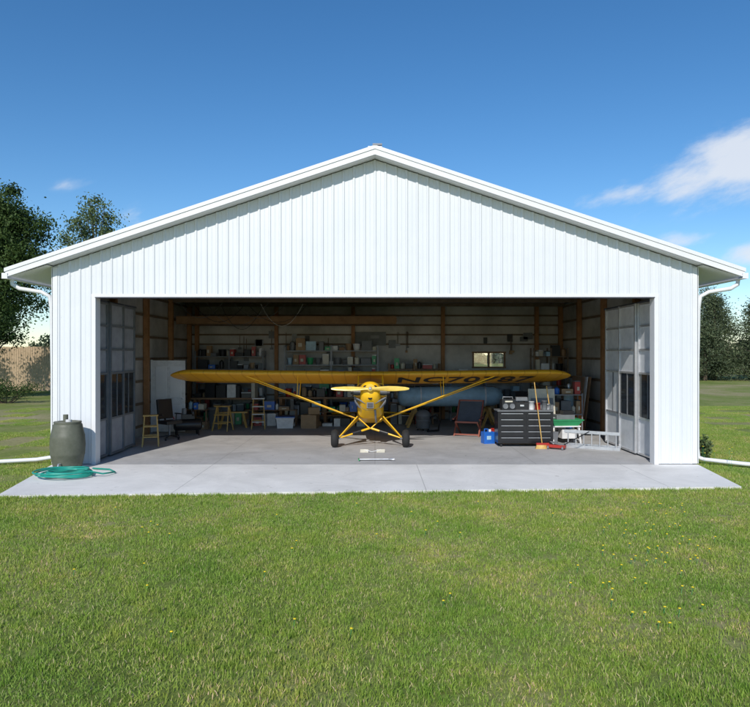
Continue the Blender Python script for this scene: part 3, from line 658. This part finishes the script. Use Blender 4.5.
b=B('cardboard_box',.004); b.box((0,0,.22),(.5,.4,.44),'card'); b.box((0,0,.442),(.06,.41,.006),'cream'); b.box((0.1,.1,.56),(.36,.3,.22),'card',(0,0,.3)); b.done(None,(-2.1,6.9,0),-.15)
b=B('hanging_cables')
for i in range(7):
    x0=-6.3+i*.42; pts=[(x0+t_*(1.4+.3*(i%3)),6.8+i*.1,4.05-(.5+.12*(i%4))*4*t_*(1-t_)) for t_ in [j/10 for j in range(11)]]; b.tube(pts,.008,random.choice(['wht','black','black','mid']),5)
b.done()
b=B('garden_tools')
for i,(yy,h) in enumerate(((6.7,1.6),(7.0,1.45),(7.3,1.7),(7.6,1.5),(8.0,1.6))):
    b.cyl((-6.55,yy,.25),(-6.68,yy,h+.2),.016,'oak',8); b.box((-6.53,yy,.2),(.03,.22,.24),'grey')
b.done()
b=B('tool_chest',.006)
W,D_,H_=1.42,.5,.82; b.box((0,0,.10+H_/2),(W,D_,H_),'tool'); b.box((0,-.0,.10+H_+.015),(W+.03,D_+.03,.03),'mid')
for c in range(2):
    for r_ in range(5):
        z=.2+r_*.155; b.box(((-.35+c*.70),-D_/2-.008,z+.0),(.66,.016,.135),'tool'); b.box(((-.35+c*.70),-D_/2-.026,z+.045),(.56,.02,.012),'alum')
for sx in(-1,1):
    for sy in(-1,1): b.lathe([(.01,-.02),(.05,-.02),(.05,.02),(.01,.02)],(sx*.62,sy*.18,.05),'rubber',12,'x')
b.tube([(W/2,-.18,.75),(W/2+.06,-.18,.75),(W/2+.06,.18,.75),(W/2,.18,.75)],.014,'alum',8)
b.done(None,(3.87,2.85,0))
b=B('radio',.006); b.box((0,0,.14),(.36,.2,.28),'black'); 
for sx in(-1,1): b.lathe([(0,0),(.06,-.005),(.07,-.012),(.07,0)],(sx*.09,-.102,.1),'mid',16,'y')
b.box((0,-.103,.22),(.2,.006,.04),'cream'); b.tube([(-.13,0,.28),(-.13,0,.33),(.13,0,.33),(.13,0,.28)],.009,'alum',6); b.done(None,(3.45,2.8,.95),.1)
b=B('tool_case',.008); b.box((0,0,.09),(.42,.3,.18),'black'); b.box((0,-.155,.1),(.1,.02,.04),'alum'); b.tube([(-.07,0,.18),(-.07,0,.22),(.07,0,.22),(.07,0,.18)],.01,'black',6); b.box((.0,0,.27),(.3,.2,.09),'mid'); b.done(None,(3.85,3.0,.95),-.1)
b=B('paint_cans')
for x,y,h,k in((.0,0,.2,'wht'),(.17,.03,.16,'red'),(.33,-.02,.22,'mid'),(.45,.08,.13,'alum')): b.lathe([(.07,0),(.07,h),(.074,h),(.074,h+.01),(.06,h+.012)],(x,y,0),k,16)
b.done(None,(4.08,2.85,.95))
b=B('folding_table',.006); b.box((0,0,.75),(.72,.04,1.4),'cream',(-.15,0,.0)); b.box((0,-.035,.95),(.6,.012,.5),'mid',(-.15,0,0)); b.box((.0,-.03,.4),(.6,.02,.4),'green',(-.15,0,0)); b.done(None,(4.55,3.6,.0))
b=B('broom')
b.cyl((4.22,2.3,.1),(4.05,2.42,1.68),.013,'oak',8); b.box((4.23,2.3,.13),(.32,.05,.05),'red'); b.loft([[(4.08,2.28,.11),(4.38,2.28,.11),(4.38,2.33,.11),(4.08,2.33,.11)],[(4.05,2.25,0.008),(4.41,2.25,.008),(4.41,2.36,.008),(4.05,2.36,.008)]],'oak'); b.done()
b=B('shovel'); b.cyl((4.7,3.05,.35),(4.55,3.15,1.55),.014,'oak',8); b.box((4.72,3.04,.2),(.2,.02,.32),'grey',(.1,.1,0)); b.done()
b=B('water_jug',.015); b.box((0,0,.16),(.3,.24,.32),'blue'); b.cyl((.06,0,.32),(.06,0,.38),.035,'wht',12); b.tube([(-.1,0,.31),(-.1,0,.39),(.0,0,.39),(.0,0,.31)],.016,'blue',8); b.box((-.02,-.123,.17),(.12,.006,.10),'ltblue'); b.done(None,(3.02,3.3,0),.25)
b=B('gas_can',.012); b.box((0,0,.13),(.2,.16,.26),'red'); b.tube([(.06,0,.25),(.1,0,.33),(.18,0,.38)],.018,'black',8); b.box((-.03,0,.285),(.1,.03,.03),'red'); b.done(None,(3.35,4.3,0),.25)
b=B('folding_chair',.004)
for sx in(-1,1):
    b.beam((sx*.36,-.32,0),(sx*.36,.42,1.0),.04,.05,'redw'); b.beam((sx*.32,.38,0),(sx*.32,-.3,.42),.04,.05,'redw'); b.beam((sx*.39,-.3,.5),(sx*.39,.2,.55),.06,.03,'redw')
b.beam((-.38,.42,1.0),(.38,.42,1.0),.04,.05,'redw'); b.beam((-.34,-.3,.42),(.34,-.3,.42),.04,.05,'redw'); b.beam((-.36,-.27,.06),(.36,-.27,.06),.03,.04,'redw')
b.add([(-.33,.38,.97),(.33,.38,.97),(.33,.12,.62),(.33,-.1,.38),(.33,-.28,.43),(-.33,-.28,.43),(-.33,-.1,.38),(-.33,.12,.62)],[(0,1,2,7),(7,2,3,6),(6,3,4,5)],'cloth')
b.done(None,(2.75,5.0,0),-.35)
b=B('floor_jack',.004); b.box((0,0,.09),(.45,.18,.07),'red'); b.beam((-.2,0,.12),(.12,0,.18),.06,.04,'mid'); b.cyl((-.2,0,.14),(-.8,0,.5),.013,'black',8)
for x in(-.18,.18):
    for y in(-.1,.1): b.lathe([(.005,-.018),(.05,-.018),(.05,.018),(.005,.018)],(x,y,.052),'grey',12,'x')
b.lathe([(.0,0),(.045,0),(.05,.02),(0,.02)],(.12,0,.18),'grey',12); b.done(None,(4.55,2.2,0),2.6)
b=B('extension_ladder',.002)
pa=Vector((4.85,2.55,0)); pb=Vector((6.02,1.85,0)); d=(pb-pa)
for z in(.05,.43):
    b.beam(pa+Vector((0,0,z)),pb+Vector((0,0,z)),.03,.075,'alum')
for i in range(7):
    q=pa+d*(.07+i*.143); b.cyl(q+Vector((0,0,.08)),q+Vector((0,0,.40)),.016,'alum',8)
off=Vector((.05,.09,0))
for z in(.09,.40): b.beam(pa+off+Vector((0,0,z)),pb+off+Vector((0,0,z)),.025,.06,'alum')
b.done()
b=B('green_garden_cart',.004)
b.loft([[(sx*w/2,sy*d/2,z) for sx,sy in((-1,-1),(1,-1),(1,1),(-1,1))] for w,d,z in((.66,.4,.50),(.86,.55,.64),(.9,.58,.64),(.9,.58,.66))],'green',True,False)
for sx in(-1,1):
    for sy in(-1,1): b.beam((sx*.34,sy*.18,.5),(sx*.38,sy*.22,0),.04,.04,'wht')
    b.beam((sx*.36,-.2,.12),(sx*.36,.2,.12),.03,.03,'wht')
b.box((0,0,.48),(.76,.46,.035),'wht'); b.box((.1,0,.27),(.4,.3,.24),'wht'); b.box((0,0,.72),(.5,.3,.12),'mid'); b.box((.1,.02,.83),(.3,.25,.1),'black')
b.done(None,(5.05,3.3,0),.1)
b=B('utility_shelf',.003)
for x in(-.5,.5):
    for y in(-.2,.2): b.box((x,y,.65),(.035,.035,1.3),'grey')
for i,z in enumerate((.15,.7,1.25)): b.box((0,0,z),(1.04,.44,.03),'grey'); clutter(b,-.48,.48,0,z+.016,.4,.36,80+i)
b.done(None,(5.3,4.3,0))
b=B('gas_cylinder'); b.lathe([(.11,0),(.14,.02),(.14,1.2),(.12,1.3),(.05,1.36),(.03,1.38),(.03,1.44)],(0,0,0),'ltblue',20); b.lathe([(.05,1.44),(.055,1.5),(.02,1.54)],(0,0,0),'alum',12); b.done(None,(5.62,4.75,0))
b=B('gas_cylinder'); b.lathe([(.11,0),(.12,.02),(.12,1.0),(.10,1.1),(.05,1.16),(.03,1.18),(.03,1.24)],(0,0,0),'orange',20); b.lathe([(.05,1.24),(.055,1.3),(.02,1.34)],(0,0,0),'alum',12); b.done(None,(6.05,5.15,0))
b=B('leaning_plywood_sheets')
for i,k in enumerate(('ply','wht','ply')): b.box((6.45-.05*i,6.2+.15*i,.85),(.02,1.2,1.7),k,(0,.12,0))
b.done()
b=B('stacked_boxes',.004); b.box((0,0,.3),(.6,.5,.6),'card'); b.box((.02,0,.8),(.5,.45,.4),'wht'); b.box((.0,.0,1.12),(.4,.35,.22),'black'); b.done(None,(4.5,6.2,0),.2)
b=B('shop_vacuum'); b.lathe([(.2,.08),(.22,.1),(.22,.45),(.24,.46),(.24,.5),(.2,.58),(.12,.64),(0,.66)],(0,0,0),'mid',20); b.lathe([(.225,.3),(.23,.3),(.23,.36),(.225,.36)],(0,0,0),'mid',20); b.tube([(.2,0,.4),(.4,-.1,.5),(.5,-.15,.3),(.45,-.3,.05),(.1,-.45,.03)],.03,'black',8)
for i in range(4): b.lathe([(.0,-.03),(.035,0),(0,.03)],(.17*math.cos(i*1.57),.17*math.sin(i*1.57),.036),'black',8)
b.done(None,(1.5,6.2,0))
b=B('wheel_chock'); 
for x in(-.28,.12): b.loft([[(x-.1,-.06,0),(x+.1,-.06,0),(x+.1,-.0,.07),(x-.1,-.0,.07)],[(x-.1,.09,0),(x+.1,.09,0),(x+.1,.03,.07),(x-.1,.03,.07)]],'cream',True,False)
b.tube([(-.28,0,.06),(-.1,-.06,.02),(.12,0,.06)],.008,'wht',6); b.done(None,(.02,1.7,.012))
b=B('tow_bar'); b.cyl((-.36,0,.035),(.3,0,.035),.018,'alum',8); b.tube([(.3,0,.035),(.38,.06,.035),(.44,.06,.035)],.014,'alum',6); b.tube([(.3,0,.035),(.38,-.06,.035),(.44,-.06,.035)],.014,'alum',6); b.cyl((-.36,-.1,.035),(-.36,.1,.035),.016,'green',8); b.done(None,(.0,.45,.01),.05)
b=B('rain_barrel')
prof=[(.24,0),(.27,.02),(.29,.1),(.295,.12),(.325,.28),(.335,.30),(.335,.33),(.345,.5),(.335,.66),(.335,.69),(.325,.72),(.29,.88),(.285,.92),(.26,.95),(.27,.96),(.27,.985),(.2,.99),(.19,.97),(0,.97)]
b.lathe(prof,(0,0,0),'olive',36); b.cyl((.05,-.06,.96),(.05,-.06,1.03),.06,'wht',12); b.cyl((-.08,.08,.96),(-.08,.08,1.12),.05,'olive',12)
b.tube([(.0,-.32,.15),(.0,-.40,.15),(.0,-.42,.11)],.018,'alum',8); b.done(None,(-6.42,-.52,.008))
b=B('garden_hose'); pts=[]
turns=7
for i in range(turns*28):
    t_=i/28; a=t_*2*math.pi; r=.30+.055*math.sin(t_*2.1)+.035*(t_%4)+.02*math.sin(a*2.3+t_); pts.append((r*1.2*math.cos(a)+.05*math.sin(t_*1.7),r*1.0*math.sin(a)+.04*math.cos(t_*2.3),.02+.014*t_+.006*math.sin(a*3)))
pts+=[(.75,-.1,.06),(.85,.25,.03),(.6,.6,.02),(.2,.72,.02)]
b.tube(pts,.016,'teal',7); b.done(None,(-6.05,-1.35,.012))

# ---------------------------------------------------------------- world, sun, camera
EL=math.radians(35); AZ=math.radians(14)
w=bpy.data.worlds.new('World'); S.world=w; w.use_nodes=True; t=w.node_tree; n=t.nodes; l=t.links; n.clear()
out=n.new('ShaderNodeOutputWorld'); bg=n.new('ShaderNodeBackground'); sky=n.new('ShaderNodeTexSky'); sky.sky_type='NISHITA'; sky.sun_disc=False
sky.sun_elevation=EL; sky.sun_rotation=math.pi+AZ; sky.air_density=1.05; sky.dust_density=.15; sky.ozone_density=3.4; sky.altitude=700
def mth(op,a,b_=None,c=None):
    q=n.new('ShaderNodeMath'); q.operation=op
    for i,z in enumerate((a,b_,c)):
        if z is None: continue
        if isinstance(z,(int,float)): q.inputs[i].default_value=z
        else: l.new(z,q.inputs[i])
    return q.outputs[0]
hs=n.new('ShaderNodeHueSaturation'); hs.inputs['Saturation'].default_value=1.24; l.new(sky.outputs[0],hs.inputs['Color'])
tc=n.new('ShaderNodeTexCoord'); sp=n.new('ShaderNodeSeparateXYZ'); l.new(tc.outputs['Generated'],sp.inputs[0])
yy=mth('MAXIMUM',sp.outputs['Y'],.05); U=mth('DIVIDE',sp.outputs['X'],yy); Vv=mth('DIVIDE',sp.outputs['Z'],yy)
cm=n.new('ShaderNodeCombineXYZ'); l.new(mth('MULTIPLY',U,1.0),cm.inputs[0]); l.new(mth('MULTIPLY',mth('SUBTRACT',Vv,mth('MULTIPLY',U,.35)),2.2),cm.inputs[1])
nz=n.new('ShaderNodeTexNoise'); nz.inputs['Scale'].default_value=9; nz.inputs['Detail'].default_value=10; nz.inputs['Roughness'].default_value=.6; l.new(cm.outputs[0],nz.inputs['Vector'])
tot=None
for (u0,v0,ru,rv,sl,st) in((.58,.305,.15,.055,.38,1.3),(.50,.285,.12,.035,.35,1.0),(.40,.25,.12,.018,.25,.65),(.47,.175,.06,.016,.1,.8),(.575,.155,.06,.022,.1,.95),(.30,.27,.09,.015,.2,.25),(-.475,.258,.055,.012,.15,.32),(-.375,.21,.03,.02,.1,.6),(-.52,.16,.1,.03,.1,.35)):
    du=mth('DIVIDE',mth('SUBTRACT',U,u0),ru); dv=mth('DIVIDE',mth('SUBTRACT',mth('SUBTRACT',Vv,v0),mth('MULTIPLY',mth('SUBTRACT',U,u0),sl)),rv)
    r2=mth('ADD',mth('MULTIPLY',du,du),mth('MULTIPLY',dv,dv)); g_=mth('MULTIPLY',mth('EXPONENT',mth('MULTIPLY',r2,-1.0)),st)
    tot=g_ if tot is None else mth('MAXIMUM',tot,g_)
dens=mth('SUBTRACT',mth('ADD',mth('MULTIPLY',tot,1.15),mth('MULTIPLY',mth('SUBTRACT',nz.outputs['Fac'],.5),2.1)),.30)
dens=mth('MULTIPLY',dens,mth('MINIMUM',mth('MULTIPLY',tot,3),1)); 
cl=n.new('ShaderNodeMapRange'); cl.interpolation_type='SMOOTHSTEP'; cl.inputs[1].default_value=0.0; cl.inputs[2].default_value=1.0; cl.inputs[4].default_value=.85; l.new(dens,cl.inputs[0])
mx=n.new('ShaderNodeMixRGB'); l.new(cl.outputs[0],mx.inputs[0]); l.new(hs.outputs[0],mx.inputs[1]); mx.inputs[2].default_value=(6.0,6.3,6.8,1)
l.new(mx.outputs[0],bg.inputs[0]); bg.inputs[1].default_value=.133; l.new(bg.outputs[0],out.inputs[0])
sd=bpy.data.lights.new('sun','SUN'); sd.energy=3.9; sd.angle=math.radians(.53); sd.color=(1,.95,.88); so=link(bpy.data.objects.new('sun',sd))
dirv=Vector((-math.sin(AZ)*math.cos(EL),-math.cos(AZ)*math.cos(EL),math.sin(EL))); so.rotation_euler=dirv.to_track_quat('Z','Y').to_euler(); so.location=dirv*50
cd=bpy.data.cameras.new('camera'); cd.lens=31.2; cd.sensor_width=36; cd.clip_end=3000; co_=link(bpy.data.objects.new('camera',cd)); co_.location=(0,-14.1,2.41); co_.rotation_euler=(math.radians(90),0,0); S.camera=co_
S.view_settings.view_transform='Standard'; S.view_settings.look='None'; S.view_settings.exposure=0
